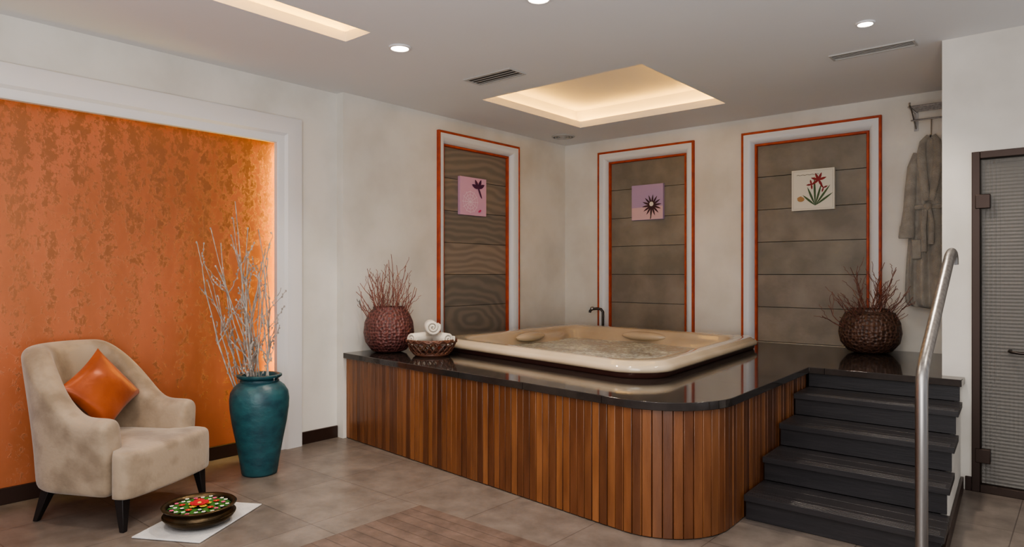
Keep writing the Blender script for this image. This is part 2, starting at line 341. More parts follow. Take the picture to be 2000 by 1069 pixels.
# niche frames and stone
def W1(u, z, w): return (WX+w, u, z)
def W2(u, z, w): return (u, BY-w, z)
pf_out = [(0,0),(0,.032),(.004,.036),(.018,.036),(.022,.030)]
pf_mid = [(.022,.030),(.032,.028),(.045,.030),(.07,.022),(.09,.004),(.104,-.02),(.112,-.042)]
pf_in = [(.112,-.042),(.112,-.032),(.116,-.028),(.130,-.028),(.134,-.034),(.134,-.062)]
for k, (W, (u0, u1), st) in enumerate(((W1, N1, 'vein'), (W2, N2, 'stone'), (W2, N3, 'stone'))):
    root = bpy.data.objects.new('trim_%d' % (k+5), None); C.objects.link(root); struct(root)
    for nm, pf, mm_ in (('outer_bead', pf_out, 'red'), ('moulding', pf_mid, 'niche'), ('inner_bead', pf_in, 'red')):
        b = MB(); b.loft([[W(u0+i, DZ+.002, w_), W(u0+i, NZ-i, w_), W(u1-i, NZ-i, w_), W(u1-i, DZ+.002, w_)] for i, w_ in pf], closed=False)
        b.build(nm, mm_, root)
    b = MB(); zs = [DZ+.003, 1.07, 1.39, 1.71, 2.03, 2.355, 2.70]
    for z_a, z_b in zip(zs, zs[1:]):
        p0 = W(u0+.10, z_a+.002, -.10); p1 = W(u1-.10, z_b-.002, -.060)
        b.box(min(p0[0],p1[0]), max(p0[0],p1[0]), min(p0[1],p1[1]), max(p0[1],p1[1]), p0[2], p1[2])
    b.build('stone_panel', st, root, bevel=.002)
    b = MB(); p0 = W(u0, DZ, -.13); p1 = W(u1, NZ, -.10); b.box(min(p0[0],p1[0]), max(p0[0],p1[0]), min(p0[1],p1[1]), max(p0[1],p1[1]), p0[2], p1[2]); b.build('backing', 'ink', root)

# glass door
d = bpy.data.objects.new('door_1', None); C.objects.link(d); d.location = (DX0, RY, 0); struct(d)
b = MB(); t = .045
b.box(DX0, DX0+t, RY-.02, RY+.06, 0, DT); b.box(DX1-t, DX1, RY-.02, RY+.06, 0, DT); b.box(DX0+t, DX1-t, RY-.02, RY+.06, DT-t, DT); b.box(DX0+t, DX1-t, RY-.02, RY+.06, 0, .05)
b.build('door_frame', 'bronze', d, bevel=.003)
b = MB(); b.box(DX0+t+.006, DX1-t-.006, RY+.015, RY+.025, .056, DT-t-.006); gp = b.build('glass_panel', 'glass', d)
for z_ in (1.86, .235):
    b = MB(); b.box(DX0+.02, DX0+t+.055, RY-.028, RY+.012, z_-.045, z_+.045); b.build('hinge', 'bronze', gp, bevel=.004)
b = MB(); hx = DX0+.20; b.tube([(hx, RY+.014, .915), (hx, RY-.04, .915), (hx+.012, RY-.055, .912), (hx+.05, RY-.058, .908), (hx+.55, RY-.058, .908), (hx+.56, RY-.04, .908), (hx+.56, RY+.014, .908)], .010, 10)
b.build('door_handle', 'darkmetal', gp)

# ---------------------------------------------------------------- hot tub outline helpers
TC = [Vector((-4.47, 4.17)), Vector((-2.03, 3.72)), Vector((-2.27, 6.20)), Vector((-4.55, 6.42))]
def insetq(i):
    out = []
    for k in range(4):
        p, a, c = TC[k], TC[k-1], TC[(k+1)%4]
        e1 = (p-a).normalized(); e2 = (c-p).normalized(); n1 = Vector((-e1.y, e1.x)); n2 = Vector((-e2.y, e2.x))
        A = p+n1*i; B_ = p+n2*i; den = e1.x*e2.y-e1.y*e2.x; t_ = ((B_-A).x*e2.y-(B_-A).y*e2.x)/den
        out.append(tuple(A+e1*t_))
    return out
def tubloop(i, z, r, wav=0):
    base_ = fillet(insetq(i), [r]*4, 12); k = len(base_); out = []
    dense = []
    for a in range(k):
        p, q = Vector(base_[a]), Vector(base_[(a+1)%k]); dense.append(p)
        if (q-p).length > .3:
            for s_ in range(1, 16): dense.append(p.lerp(q, s_/16))
    c = sum((Vector(p) for p in TC), Vector((0,0)))/4
    for a, p in enumerate(dense):
        ph = a/len(dense)*2*math.pi
        off = wav*(.5+.5*math.cos(8*ph))
        p2 = p+(c-p).normalized()*off; out.append((p2.x, p2.y, z))
    return out
hole = [(x, y) for x, y, z in tubloop(.13, 0, .24)]
# ---------------------------------------------------------------- deck
def fy(x): return 3.49-.107*(x+4.84)
root = thing('tub_deck', 'raised hot tub deck with polished dark stone top and curved front of upright teak slats', 'deck', (-3.2, 5, 0))
cor = (-1.455, fy(-1.455))
poly = fillet([(-4.838, 3.49), cor, (-1.545, 5.12), (-.622, 5.12), (-.622, RY-.004), (-.754, RY-.004), (-.754, BY-.003), (-4.838, BY-.003)], [0,.42,0,.0,0,0,0,0], 14)
b = MB(); b.holed(poly, hole, DZ-.045, DZ); b.build('stone_top', 'deck', root, bevel=.005, sharp=30)
cor2 = (-1.485, fy(-1.485)+.03)
path = fillet([(-4.836, 3.52), cor2, (-1.573, 5.15)], [0,.39,0], 40)
pts = [Vector((x, y, 0)) for x, y in path]
L = [0]
for i in range(1, len(pts)): L.append(L[-1]+(pts[i]-pts[i-1]).length)
def at(sv):
    for i in range(1, len(pts)):
        if L[i] >= sv: return pts[i-1].lerp(pts[i], (sv-L[i-1])/(L[i]-L[i-1]))
    return pts[-1].copy()
npl = round(L[-1]/.055); wpl = L[-1]/npl
b = MB()
for i in range(npl):
    p0, p1 = at(i*wpl+.0018), at((i+1)*wpl-.0018); tt = (p1-p0).normalized(); nn = Vector((tt.y, -tt.x, 0)); off = random.uniform(-.0015, .0015)
    b.hexa([tuple((p0+nn*off).xy), tuple((p1+nn*off).xy), tuple((p1-nn*.018).xy), tuple((p0-nn*.018).xy)], .004, DZ-.046)
b.build('slat_cladding', 'wood', root, bevel=.003)
core = fillet([(-4.836, 3.545), (-1.51, fy(-1.51)+.058), (-1.60, 5.155), (-1.60, BY-.003), (-4.836, BY-.003)], [0,.37,0,0,0], 14)
b = MB(); b.holed(core, hole, .001, DZ-.046); b.build('core', 'black', root)
b = MB(); b.box(-1.598, -.756, 5.30, BY-.003, .001, DZ-.046); b.build('core', 'black', root)

# stairs
def xl(y): return -1.505-(y-3.8)*.045
def xr(y): return -.53-(y-3.8)*.068
ys = [3.80, 4.13, 4.46, 4.79, 5.135]; rs = DZ/5
st = thing('staircase', 'charcoal wooden steps climbing to the hot tub deck', 'stairs', (-1.05, 4.5, 0))
for i in range(5):
    y0 = ys[i]+.03; z0 = i*rs+.001; z1 = (i+1)*rs-.036 if i < 4 else DZ-.047
    q = MB(); q.hexa([(xl(y0)+.006, y0), (xr(y0)-.015, y0), (xr(y0+.02)-.015, y0+.02), (xl(y0+.02)+.006, y0+.02)], z0, z1); q.build('riser', 'step', st, bevel=.002)
for i in range(4):
    q = MB(); ya, yb = ys[i], ys[i+1]+.028; zt = (i+1)*rs; nb = 3; cuts = [ya+(yb-ya)*k/nb for k in range(nb+1)]
    for k in range(nb):
        y0, y1 = cuts[k]+.0012, cuts[k+1]-.0012
        q.hexa([(xl(y0)+.004, y0), (xr(y0), y0), (xr(y1), y1), (xl(y1)+.004, y1)], zt-.035, zt)
        if k == 0:
            for g in range(4):
                yy = y0+.012+g*.018; q.hexa([(xl(yy)+.02, yy), (xr(yy)-.02, yy), (xr(yy)-.02, yy+.009), (xl(yy)+.02, yy+.009)], zt-.002, zt+.002)
    q.build('tread', 'step', st, bevel=.0025)
q = MB()
for i in range(5):
    y0 = ys[i]+.052; y1 = ys[i+1]+.052 if i < 4 else RY-.003; zt = (i+1)*rs-.037 if i < 4 else DZ-.048
    q.hexa([(xr(y0)-.045, y0), (xr(y0)-.016, y0), (xr(y1)-.016, y1), (xr(y1)-.045, y1)], .001, zt)
q.build('side_panel', 'plaster', st)
q = MB(); q.hexa([(xr(3.83)-.014, 3.83), (xr(3.83)+.002, 3.83), (xr(5.255)+.002, 5.255), (xr(5.255)-.014, 5.255)], .001, .085); q.build('skirting', 'baseb', st, bevel=.002)
# handrail
rx = -.585
h = thing('handrail', 'brushed steel tube handrail rising beside the charcoal steps', 'handrail', (rx, 3.56, 0))
pp = [(rx, 3.56, 0.003), (rx, 3.56, .3), (rx, 3.56, .6), (rx, 3.56, .86), (rx, 3.567, .91), (rx, 3.59, .955), (rx, 3.63, .995)]
for k in range(1, 9): pp.append((rx, 3.63+k*.092, .995+k*.062))
pp += [(rx, 4.40, 1.505), (rx, 4.435, 1.515), (rx, 4.465, 1.508), (rx, 4.485, 1.485), (rx, 4.49, 1.45)]
b = MB(); b.tube(pp, .0265, 20, ref=(1,0,0)); b.build('rail_tube', 'chrome', h, sharp=60)
b = MB(); b.lathe([(.0, .0), (.055, 0), (.055, .006), (.035, .012), (.0, .012)], rx, 3.56, 24, 0.001); b.build('base_flange', 'chrome', h)

# ---------------------------------------------------------------- hot tub
root = thing('hot_tub', 'square pearl beige hot tub full of bubbling water set in the deck', 'hot tub', (-3.3, 5.1, DZ))
b = MB(); b.loft([tubloop(i, z, r) for i, z, r in ((.035, DZ+.001, .23), (.028, DZ+.015, .23), (.024, DZ+.038, .23), (.010, DZ+.042, .26))]); b.build('skirt', 'skirt', root)
b = MB(); b.loft([tubloop(*a) for a in ((.03, .760, .25), (.004, .767, .27), (0, .780, .27), (.002, .798, .27), (.016, .812, .26), (.035, .818, .25), (.045, .830, .25), (.06, .835, .25), (.12, .833, .24), (.165, .828, .24), (.185, .815, .24), (.20, .79, .24))]+
      [tubloop(.205, .77, .24, .03), tubloop(.215, .745, .24, .07), tubloop(.235, .70, .24, .10), tubloop(.27, .60, .24, .10), tubloop(.32, .545, .24, .09), tubloop(.60, .53, .24, .06), tubloop(.64, .50, .22, .06), tubloop(.67, .33, .20, .06), tubloop(.72, .30, .18, .04)], cap1=True)
b.build('shell', 'acrylic', root, sharp=70)
b = MB(); P_ = tubloop(.225, .708, .24); b.add(P_, [list(range(len(P_)))]); b.build('water', 'water', root, flat=True)
for cx_, cy_, rx_, ry_ in ((-3.42, 6.07, .25, .06), (-4.25, 5.3, .06, .22)):
    b = MB(); b.ball((cx_, cy_, .772), (rx_, ry_, .045), 12); b.build('headrest', 'acrylic', root)
# faucet
f = thing('tub_faucet', 'small dark curved spout behind the hot tub', 'faucet', (-4.22, 6.57, DZ))
b = MB(); x, y = -4.22, 6.57
b.tube([(x, y, DZ+.001), (x, y, .9), (x, y, .965), (x-.02, y-.01, .995), (x-.06, y-.03, 1.0), (x-.11, y-.055, .995), (x-.13, y-.065, .975), (x-.132, y-.066, .955)], .015, 12, ref=(0,1,0)); b.build('spout', 'darkmetal', f, sharp=60)
b = MB(); b.lathe([(0,0), (.03,0), (.03,.01), (.02,.02), (0,.02)], x, y, 20, DZ+.001); b.build('base_ring', 'chrome', f)
b = MB(); b.ball((x-.11, y-.055, 1.0), .024, 8); b.build('knob', 'chrome', f)

# ---------------------------------------------------------------- ceiling fittings
for i, (px, py, r, lab) in enumerate(((781, 93, .078, 'bright round downlight between the long ceiling slot and the grille over the left wall'), (1690, 45, .056, 'small round downlight beside the long grille at the right'), (1052, -4, .075, 'round downlight cut by the top edge of the photo'))):
    x, y = onz(px, py, CZ)
    d = thing('ceiling_downlight', lab, 'ceiling light', (x, y, CZ), 'round recessed downlights')
    b = MB(); b.lathe([(r*.72, -.001), (r*.78, -.012), (r*.98, -.010), (r, -.001)], x, y, 36, CZ); b.build('ring', 'trimwhite', d)
    b = MB(); b.lathe([(0, -.006), (r*.74, -.006), (r*.74, -.002), (0, -.002)], x, y, 36, CZ); b.build('lens', 'lamp', d)
for (pts_, lab, lo) in ((((908,157),(990,131),(1025,142),(943,167)), 'grey slatted air grille between the bright downlight and the lit square recess', 1), (((1622,112),(1782,73),(1792,83),(1632,121)), 'long narrow grey air grille in the ceiling near the robe', 1)):
    P = [onz(a, b_, CZ) for a, b_ in pts_]; x0 = (P[0][0]+P[3][0])/2; x1 = (P[1][0]+P[2][0])/2; y0 = (P[0][1]+P[1][1])/2; y1 = (P[2][1]+P[3][1])/2
    y0, y1 = min(y0, y1), max(y0, y1)
    d = thing('ceiling_vent', lab, 'vent', ((x0+x1)/2, (y0+y1)/2, CZ))
    t = .014; b = MB(); b.box(x0, x1, y0, y0+t, CZ-.01, CZ-.001); b.box(x0, x1, y1-t, y1, CZ-.01, CZ-.001); b.box(x0, x0+t, y0+t, y1-t, CZ-.01, CZ-.001); b.box(x1-t, x1, y0+t, y1-t, CZ-.01, CZ-.001); b.build('frame', 'vent', d)
    b = MB(); b.box(x0+t, x1-t, y0+t, y1-t, CZ-.003, CZ-.001); b.build('backing', 'ventdark', d)
    ns = 4 if y1-y0 < .2 else 5
    for k in range(ns):
        yy = y0+t+(y1-y0-2*t)*(k+.5)/ns; b = MB(); b.hexa([(x0+t, yy-.005), (x1-t, yy-.005), (x1-t, yy+.003), (x0+t, yy+.003)], CZ-.006, CZ-.0035); b.build('slat', 'vent', d)
x, y = onz(1100, 267, CZ)
d = thing('round_ceiling_vent', 'round grey ceiling diffuser in the corner above the left and back walls', 'vent', (x, y, CZ))
b = MB(); b.lathe([(.11, -.001), (.11, -.014), (.13, -.008), (.132, -.001)], x, y, 36, CZ); b.build('ring', 'vent', d)
for r in (.09, .06, .03):
    b = MB(); b.lathe([(r-.012, -.001), (r-.012, -.010), (r, -.016), (r+.006, -.012), (r, -.001)], x, y, 30, CZ); b.build('louvre', 'vent', d)

# ---------------------------------------------------------------- pictures
def ell(cx, cy, rx_, ry_, ang, n=16, tip=False):
    out = []
    for k in range(n):
        a = 2*math.pi*k/n; x_, y_ = rx_*math.cos(a), ry_*math.sin(a)
        if tip: y_ *= (1-abs(x_/rx_)**2)**.5 if abs(x_) < rx_ else 0
        out.append((cx+x_*math.cos(ang)-y_*math.sin(ang), cy+x_*math.sin(ang)+y_*math.cos(ang)))
    return out
class Pic:
    def __init__(s, W, u, z, size, label, matc, w0=-.058):
        s.W, s.u, s.z, s.w, s.h = W, u, z, w0, size/2
        p = W(u, z, w0); s.root = thing('canvas_print', label, 'picture', p)
        b = MB(); a = W(u-s.h, z-s.h, w0); c = W(u+s.h, z+s.h, w0+.035)
        b.box(min(a[0],c[0]), max(a[0],c[0]), min(a[1],c[1]), max(a[1],c[1]), a[2], c[2]); s.canvas = b.build('canvas', matc, s.root, bevel=.002)
        s.k = 0
    def part(s, name, polys, m_):
        b = MB(); 
        for P in polys:
            s.k += 1; w_ = s.w+.0355+s.k*.00012
            b.add([s.W(s.u+x_*s.h, s.z+y_*s.h, w_) for x_, y_ in P], [list(range(len(P)))])
        b.build(name, m_, s.canvas, flat=True)
def stroke(p, q, w_):
    a, b_ = Vector(p), Vector(q); n_ = (b_-a).normalized(); n_ = Vector((-n_.y, n_.x))*w_
    return [tuple(a+n_), tuple(a-n_), tuple(b_-n_), tuple(b_+n_)]
P1 = Pic(W1, 5.12, 2.195, .39, 'pink square canvas with a dark dragonfly and pale web hung in the left niche', 'pinkbg')
P1.part('web', [stroke((-.25+.03*math.cos(a), -.3), (-.25+.62*math.cos(a), -.3+.6*math.sin(a)), .012) for a in [k*math.pi/6 for k in range(12)]]+
        [stroke((-.25+r*math.cos(a), -.3+r*math.sin(a)), (-.25+r*math.cos(a+.53), -.3+r*math.sin(a+.53)), .012) for r in (.2,.38,.55) for a in [k*math.pi/6 for k in range(12)]], 'palepink')
P1.part('dragonfly', [ell(.35+.26*math.cos(a), .45+.26*math.sin(a), .27, .10, a, tip=True) for a in (.45, 1.15, 2.1, 2.8)]+[ell(.45, .25, .36, .06, -1.1)], 'plum')
P1.part('bud', [ell(.45, -.75, .13, .06, .5)], 'flpink')
P2 = Pic(W2, -3.743, 2.19, .39, 'mauve and pink square canvas with one spiky dark flower in the middle niche', 'mauvebg')
P2.part('ground', [[(-.98,-.98), (.98,-.98), (.98,-.25), (-.98,-.3)]], 'peach')
P2.part('petals', [ell(.3+.28*math.cos(a), -.2+.28*math.sin(a), .34, .055, a, tip=True) for a in [k*math.pi/7+.1 for k in range(14)]], 'petal')
P2.part('flower_centre', [ell(.28, -.12, .13, .13, 0)], 'cream')
P2.part('stem', [stroke((.3,-.5), (.22,-.96), .03)], 'ink')
P3 = Pic(W2, -1.995, 2.19, .385, 'cream square canvas with a red orchid and green leaves in the right niche', 'cream')
P3.part('border_line', [stroke((-.92,.92), (.92,.92), .012), stroke((-.92,-.92), (.92,-.92), .012), stroke((-.92,-.92), (-.92,.92), .012), stroke((.92,-.92), (.92,.92), .012)], 'border')
P3.part('leaves', [ell(.12+r*math.cos(a), -.78+r*math.sin(a), r, .05, a, tip=True) for a, r in ((.62,.5), (.95,.6), (1.3,.55), (1.6,.72), (1.95,.5), (2.4,.4))], 'leafg')
P3.part('orchid', [ell(.28+.17*math.cos(a), .45+.17*math.sin(a), .21, .06, a, tip=True) for a in (.3, 1.2, 2.0, 2.8, 3.7, 5.2)]+[ell(-.05+.11*math.cos(a), .25+.11*math.sin(a), .14, .045, a, tip=True) for a in (0.4, 1.8, 3.2, 4.8)]+[ell(.5+.1*math.cos(a), .05+.1*math.sin(a), .12, .04, a, tip=True) for a in (0.4, 2.2, 4.4)], 'orchid')
P3.part('fruit', [ell(-.55, -.45, .17, .12, 0), ell(-.62,-.36,.12,.04,.4)], 'fruit')
P3.part('script_line', [stroke((-.75+k*.075, .74+.02*math.sin(k*2.1)), (-.67+k*.075, .74+.02*math.sin((k+1)*2.1)), .008) for k in range(14)], 'ink')

# ---------------------------------------------------------------- twigs
def branch(b, p0, p1, r0, r1, wig, depth, nsub, sublen, buds=False, up=.5):
    p0, p1 = Vector(p0), Vector(p1); nseg = 7; pts = []; rr = []
    side = Vector((random.uniform(-1,1), random.uniform(-1,1), random.uniform(-.3,.3))).normalized(); L_ = (p1-p0).length
    for k in range(nseg+1):
        t_ = k/nseg; q = p0.lerp(p1, t_)+side*math.sin(t_*math.pi)*L_*.06+Vector((random.uniform(-wig,wig), random.uniform(-wig,wig), random.uniform(-wig,wig)*.5))*(0 if k == 0 else 1)
        pts.append(q); rr.append(r0+(r1-r0)*t_)
    if buds: rr = [r*(1.35 if k % 2 else .85) for k, r in enumerate(rr)]
    b.tube(pts, rr, 5)
    if buds:
        for k in range(2, nseg+1):
            if random.random() < .7: b.ball(tuple(pts[k]+Vector((random.uniform(-.006,.006), random.uniform(-.006,.006), 0))), (.006,.006,.010), 4)
    if depth > 0:
        d_ = (p1-p0).normalized()
        for k in range(nsub):
            t_ = random.uniform(.3, .95); i = int(t_*nseg); q = pts[i]
            s_ = Vector((random.uniform(-1,1), random.uniform(-1,1), random.uniform(-.2,.6))).normalized()
            e = q+(d_*1.0+s_*.75).normalized()*sublen*random.uniform(.5, 1)
            branch(b, q, e, rr[i]*.65, r1*.8, wig*.6, depth-1, max(nsub-2, 1), sublen*.55, buds, up)
def clampb(b, fn): b.v = [fn(q) for q in b.v]
def bunch(n_, cx, cy, zb, rm, tips, mt, label, group, r0, wig, nsub, sublen, buds, depth, fn, rot=.5):
    for k in range(n_):
        a = random.uniform(0, 2*math.pi); rr = rm*math.sqrt(random.random())
        lat, fw, zt = tips(k)
        tip = Vector((cx, cy, 0))+LAT*lat+FWD*fw; tip.z = zt
        base_ = Vector((cx, cy, zb))+LAT*(lat*.12+rr*math.cos(a)*.5)+FWD*(rr*math.sin(a)*.5)
        b = MB(); branch(b, base_, tip, r0, r0*.42, wig, depth, nsub, sublen, buds); clampb(b, fn)
        off = base_
        b.v = [tuple(Vector(q)-off) for q in b.v]
        o = b.build('dried_branch', mt); o.location = off; tag(o, label, 'branch', group)
# teal vase
vx, vy = -4.445, 2.505
v = thing('tall_vase', 'tall teal glazed floor vase beside the armchair', 'vase', (vx, vy, 0))
b = MB(); b.lathe([(0,.001), (.112,.001), (.12,.012), (.133,.1), (.158,.24), (.182,.36), (.196,.46), (.199,.52), (.192,.572), (.168,.612), (.138,.637), (.122,.648), (.120,.660), (.136,.670), (.150,.680), (.150,.692), (.136,.697), (.116,.69), (.106,.66), (.105,.62), (.16,.55), (.15,.3), (.0,.2)], vx, vy, 48)
vb = b.build('vase_body', 'teal', v, sharp=60)
b = MB(); b.tube([(vx+.126*math.cos(a), vy+.126*math.sin(a), .649) for a in [k*math.pi/16 for k in range(32)]], .006, 8, closed=True); b.build('neck_ring', 'teal', vb)
tl = [(-.44,.0,1.62), (-.37,.05,1.72), (-.30,-.05,1.45), (-.22,.1,1.80), (-.16,0,1.9), (-.10,.05,1.72), (.02,-.06,1.70), (.05,.05,1.62), (.07,0,1.50), (-.25,-.1,1.25), (-.34,-.05,1.35), (-.05,-.1,1.5), (.0,.1,1.58), (.04,-.12,1.40), (-.12,.12,1.55), (-.40,.02,1.48), (.05,-.03,1.28), (-.18,-.02,1.66), (.03,.0,1.55), (-.28,.03,1.62), (-.08,.0,1.38), (.04,.04,1.45)]
bunch(22, vx, vy, .30, .10, lambda k: tl[k], 'twig_white', 'bleached knobbly branch standing in the tall teal vase', 'bleached branches in the teal vase', .0062, .012, 4, .22, True, 1, lambda q: (max(q[0], OX+.02), q[1], q[2]))
def potprof(s, h_): return [(0,.001), (.10*s,.001), (.15*s,.02), (.20*s,.09), (.215*s,.17), (.205*s,.26), (.17*s,.34), (.135*s,h_-.02), (.135*s,h_), (.115*s,h_), (.112*s,h_-.03), (.15*s,.3), (.17*s,.2), (.12*s,.06), (0,.05)]
p1x, p1y = -4.60, 3.79
v = thing('round_pot', 'reddish hammered round pot at the left end of the deck', 'pot', (p1x, p1y, DZ)); b = MB(); b.lathe(potprof(1, .39), p1x, p1y, 48, DZ); b.build('pot_body', 'pot_red', v, sharp=60)
def tp1(k):
    a = k/30*2-1; return (a*.27+random.uniform(-.03,.03), random.uniform(-.16,.10), 1.60-.22*abs(a)**1.3-random.uniform(0,.30))
bunch(30, p1x, p1y, DZ+.10, .11, tp1, 'twig_red', 'thin reddish twig in the hammered pot at the left end of the deck', 'twigs in the reddish pot', .0058, .014, 4, .17, False, 1, lambda q: (max(q[0], WX+.01), q[1], q[2]))
p2x, p2y = -1.43, 6.38
v = thing('round_pot', 'dark bronze hammered round pot on the deck below the robe', 'pot', (p2x, p2y, DZ)); b = MB(); b.lathe(potprof(1.13, .375), p2x, p2y, 48, DZ); b.build('pot_body', 'pot_dark', v, sharp=60)
def tp2(k):
    a = k/32*2-1; return ((a*.46 if a < 0 else a*.26)+random.uniform(-.04,.04), random.uniform(-.3,.02), 1.54-.26*abs(a)-random.uniform(0,.26))
bunch(32, p2x, p2y, DZ+.12, .11, tp2, 'twig_brown', 'thin brown twig in the bronze pot below the robe', 'twigs in the bronze pot', .0058, .016, 4, .2, False, 1, lambda q: (min(q[0], -1.0), min(q[1], BY-.045), q[2]))

# ---------------------------------------------------------------- basket and towels
bx, by_ = -4.12, 3.84
k_ = thing('wicker_basket', 'low woven wicker basket of towels by the reddish pot', 'basket', (bx, by_, DZ))
b = MB(); b.lathe([(0,.002), (.135,.002), (.14,.012), (0,.014)], bx, by_, 36, DZ); b.build('basket_base', 'wicker', k_)
def ringp(r, z, n=48, wv=0, ph=0): return [(bx+(r+wv*math.cos(12*a+ph))*math.cos(a), by_+(r+wv*math.cos(12*a+ph))*math.sin(a), DZ+z) for a in [2*math.pi*i/n for i in range(n)]]
b = MB()
for j in range(3): b.tube([(x, y, z+.008*math.sin(i*math.pi/3+j*2.1)) for i, (x, y, z) in enumerate(ringp(.198+.004*math.cos(j*2), .125, 96))], .009, 6, closed=True)
b.build('rim', 'wicker', k_)
b = MB(); b.tube(ringp(.145, .02), .009, 6, closed=True); b.build('foot_ring', 'wicker', k_)
b = MB()
for i in range(22):
    for s_ in (-1, 1):
        a0 = 2*math.pi*i/22; b.tube([(bx+r*math.cos(a0+s_*t_), by_+r*math.sin(a0+s_*t_), DZ+z) for r, z, t_ in ((.145,.02,0), (.168,.045,.14), (.183,.078,.28), (.192,.10,.38), (.197,.125,.46))], .006, 5)
b.build('lattice', 'wicker', k_)
def roll(name, label, c0, ang, R, Lh):
    n_ = 80; turns = 2.6; a1 = turns*2*math.pi; th = R/(turns+.3)*.90
    cs, sn = math.cos(ang), math.sin(ang); b = MB(); loops = []
    def loc(rr, a, w_): 
        y_ = rr*math.cos(a); z_ = rr*math.sin(a); return (w_*cs-y_*sn, w_*sn+y_*cs, z_)
    for i in range(n_+1):
        a = a1*i/n_; rm = R*(.08+.92*i/n_)-th*.5; ro, ri = rm+th*.5, max(rm-th*.5, .001); a_ = a+math.pi*.9
        loops.append([loc(ro, a_, -Lh+.008), loc(ro, a_, Lh-.008), loc((ro*.8+ri*.2), a_, Lh), loc((ro*.2+ri*.8), a_, Lh), loc(ri, a_, Lh-.008), loc(ri, a_, -Lh+.008), loc((ro*.2+ri*.8), a_, -Lh), loc((ro*.8+ri*.2), a_, -Lh)])
    b.loft(loops, True, True, True); o = b.build(name, 'towel', sharp=70); o.location = c0; tag(o, label, 'towel', 'rolled towels in the basket')
av = math.atan2(-ca, sa)
tw = Vector((bx, by_, DZ))
def tpos(lat, fw, z): return tuple(tw+LAT*lat+FWD*fw+Vector((0,0,z)))
roll('rolled_towel', 'rolled cream towel lying on top of the other two', tpos(.0, -.0, .240), av+.2, .068, .12)
roll('rolled_towel', 'rolled cream towel at the left under the top roll', tpos(-.080, .0, .145), av-.6, .064, .125)
roll('rolled_towel', 'rolled cream towel at the right under the top roll', tpos(.080, .0, .145), av+.6, .064, .125)

# ---------------------------------------------------------------- armchair
ch = thing('armchair', 'beige velvet tub armchair with dark tapered legs before the orange wall', 'armchair', (-4.47, 1.57, 0), rz=math.radians(27))
b = MB(); loops = []
def upath():
    out = []
    for k in range(6): out.append((.27-.30*k/5, -.36, 0.0, (0,-1)))
    for k in range(1, 28):
        ph = math.pi*k/28
        cx_, sx_ = math.cos(ph), math.sin(ph); e_ = .92
        out.append((-.03-.34*abs(sx_)**e_, -.36*math.copysign(abs(cx_)**e_, cx_), ph, None))
    for k in range(6): out.append((-.03+.30*k/5, .36, math.pi, (0,1)))
    return out
up_ = upath(); Ls = [0]
for i in range(1, len(up_)): Ls.append(Ls[-1]+math.hypot(up_[i][0]-up_[i-1][0], up_[i][1]-up_[i-1][1]))
for i, (x, y, ph, nn) in enumerate(up_):
    t_ = Ls[i]/Ls[-1]; tt = min(t_, 1-t_)
    if nn is None:
        dx = up_[i+1][0]-up_[i-1][0]; dy = up_[i+1][1]-up_[i-1][1]; nn = Vector((dy, -dx)).normalized()
        if nn.dot(Vector((x+.03, y))) < 0: nn = -nn
    nn = Vector(nn); q_ = min(max((tt-.08)/.27, 0), 1); e = q_*q_*(3-2*q_)
    bk = math.sin(ph) if 0 < ph < math.pi-1e-6 else 0
    hh = .600+.365*e+.012*bk
    th = .125+.010*e
    lp = []
    for off, z in ((-.02,.175), (0,.20), (.002,.40), (.014,hh-.08), (.014,hh-.035), (-.018,hh-.001), (-th*.5,hh+.008), (-th+.018,hh-.003), (-th-.004,hh-.045), (-th-.008,hh-.10), (-th-.012,.46), (-th-.012,.30), (-th,.175)):
        rec = bk*max(z-.42, 0)*.16
        q = Vector((x, y))+nn*off+Vector((-rec, 0))+nn*(max(z-.35,0)*.03); lp.append((q.x, q.y, z))
    loops.append(lp)
def shrink(lp, f_, dx):
    c_ = [sum(q[i] for q in lp)/len(lp) for i in range(3)]; return [(q[0]+dx, c_[1]+(q[1]-c_[1])*f_, c_[2]+(q[2]-c_[2])*(1-(1-f_)*.35)) for q in lp]
loops = [shrink(loops[0], .35, .034), shrink(loops[0], .82, .024)]+loops+[shrink(loops[-1], .82, .024), shrink(loops[-1], .35, .034)]
b.loft(loops, True, True, True); b.build('backrest', 'beige', ch, sub=2, local=True)
out = [(-.26,-.18), (-.10,-.242), (.24,-.25), (.305,-.29), (.315,-.34), (.34,-.358), (.40,-.352), (.425,-.32), (.44,-.2), (.447,0), (.44,.2), (.425,.32), (.40,.352), (.34,.358), (.315,.34), (.305,.29), (.24,.25), (-.10,.242), (-.26,.18)]
def sc(f_, z, dz=0): return [(.09+(x-.09)*f_, y*f_, z) for x, y in out]
b = MB(); b.loft([sc(.96,.172), sc(.985,.18), sc(1,.20), sc(1,.30), sc(1.0,.385), sc(.99,.412), sc(.965,.427), sc(.88,.435), sc(.5,.442), sc(.15,.444)], True, True, True); b.build('seat', 'beige', ch, sub=1, local=True)
for sx, sy in ((1,-1), (1,1), (-1,-1), (-1,1)):
    b = MB(); tx, ty = (.355, .305) if sx > 0 else (-.17, .27); lx, ly = (.375, .32) if sx > 0 else (-.235, .29)
    q0 = [(tx-.028, sy*ty-.028), (tx+.028, sy*ty-.028), (tx+.028, sy*ty+.028), (tx-.028, sy*ty+.028)]; q1 = [(lx-.014, sy*ly-.014), (lx+.014, sy*ly-.014), (lx+.014, sy*ly+.014), (lx-.014, sy*ly+.014)]
    b.loft([[(x, y, 0.001) for x, y in q1], [(x, y, .18) for x, y in q0]], True, True, True); b.build('leg', 'black', ch, bevel=.003, local=True)
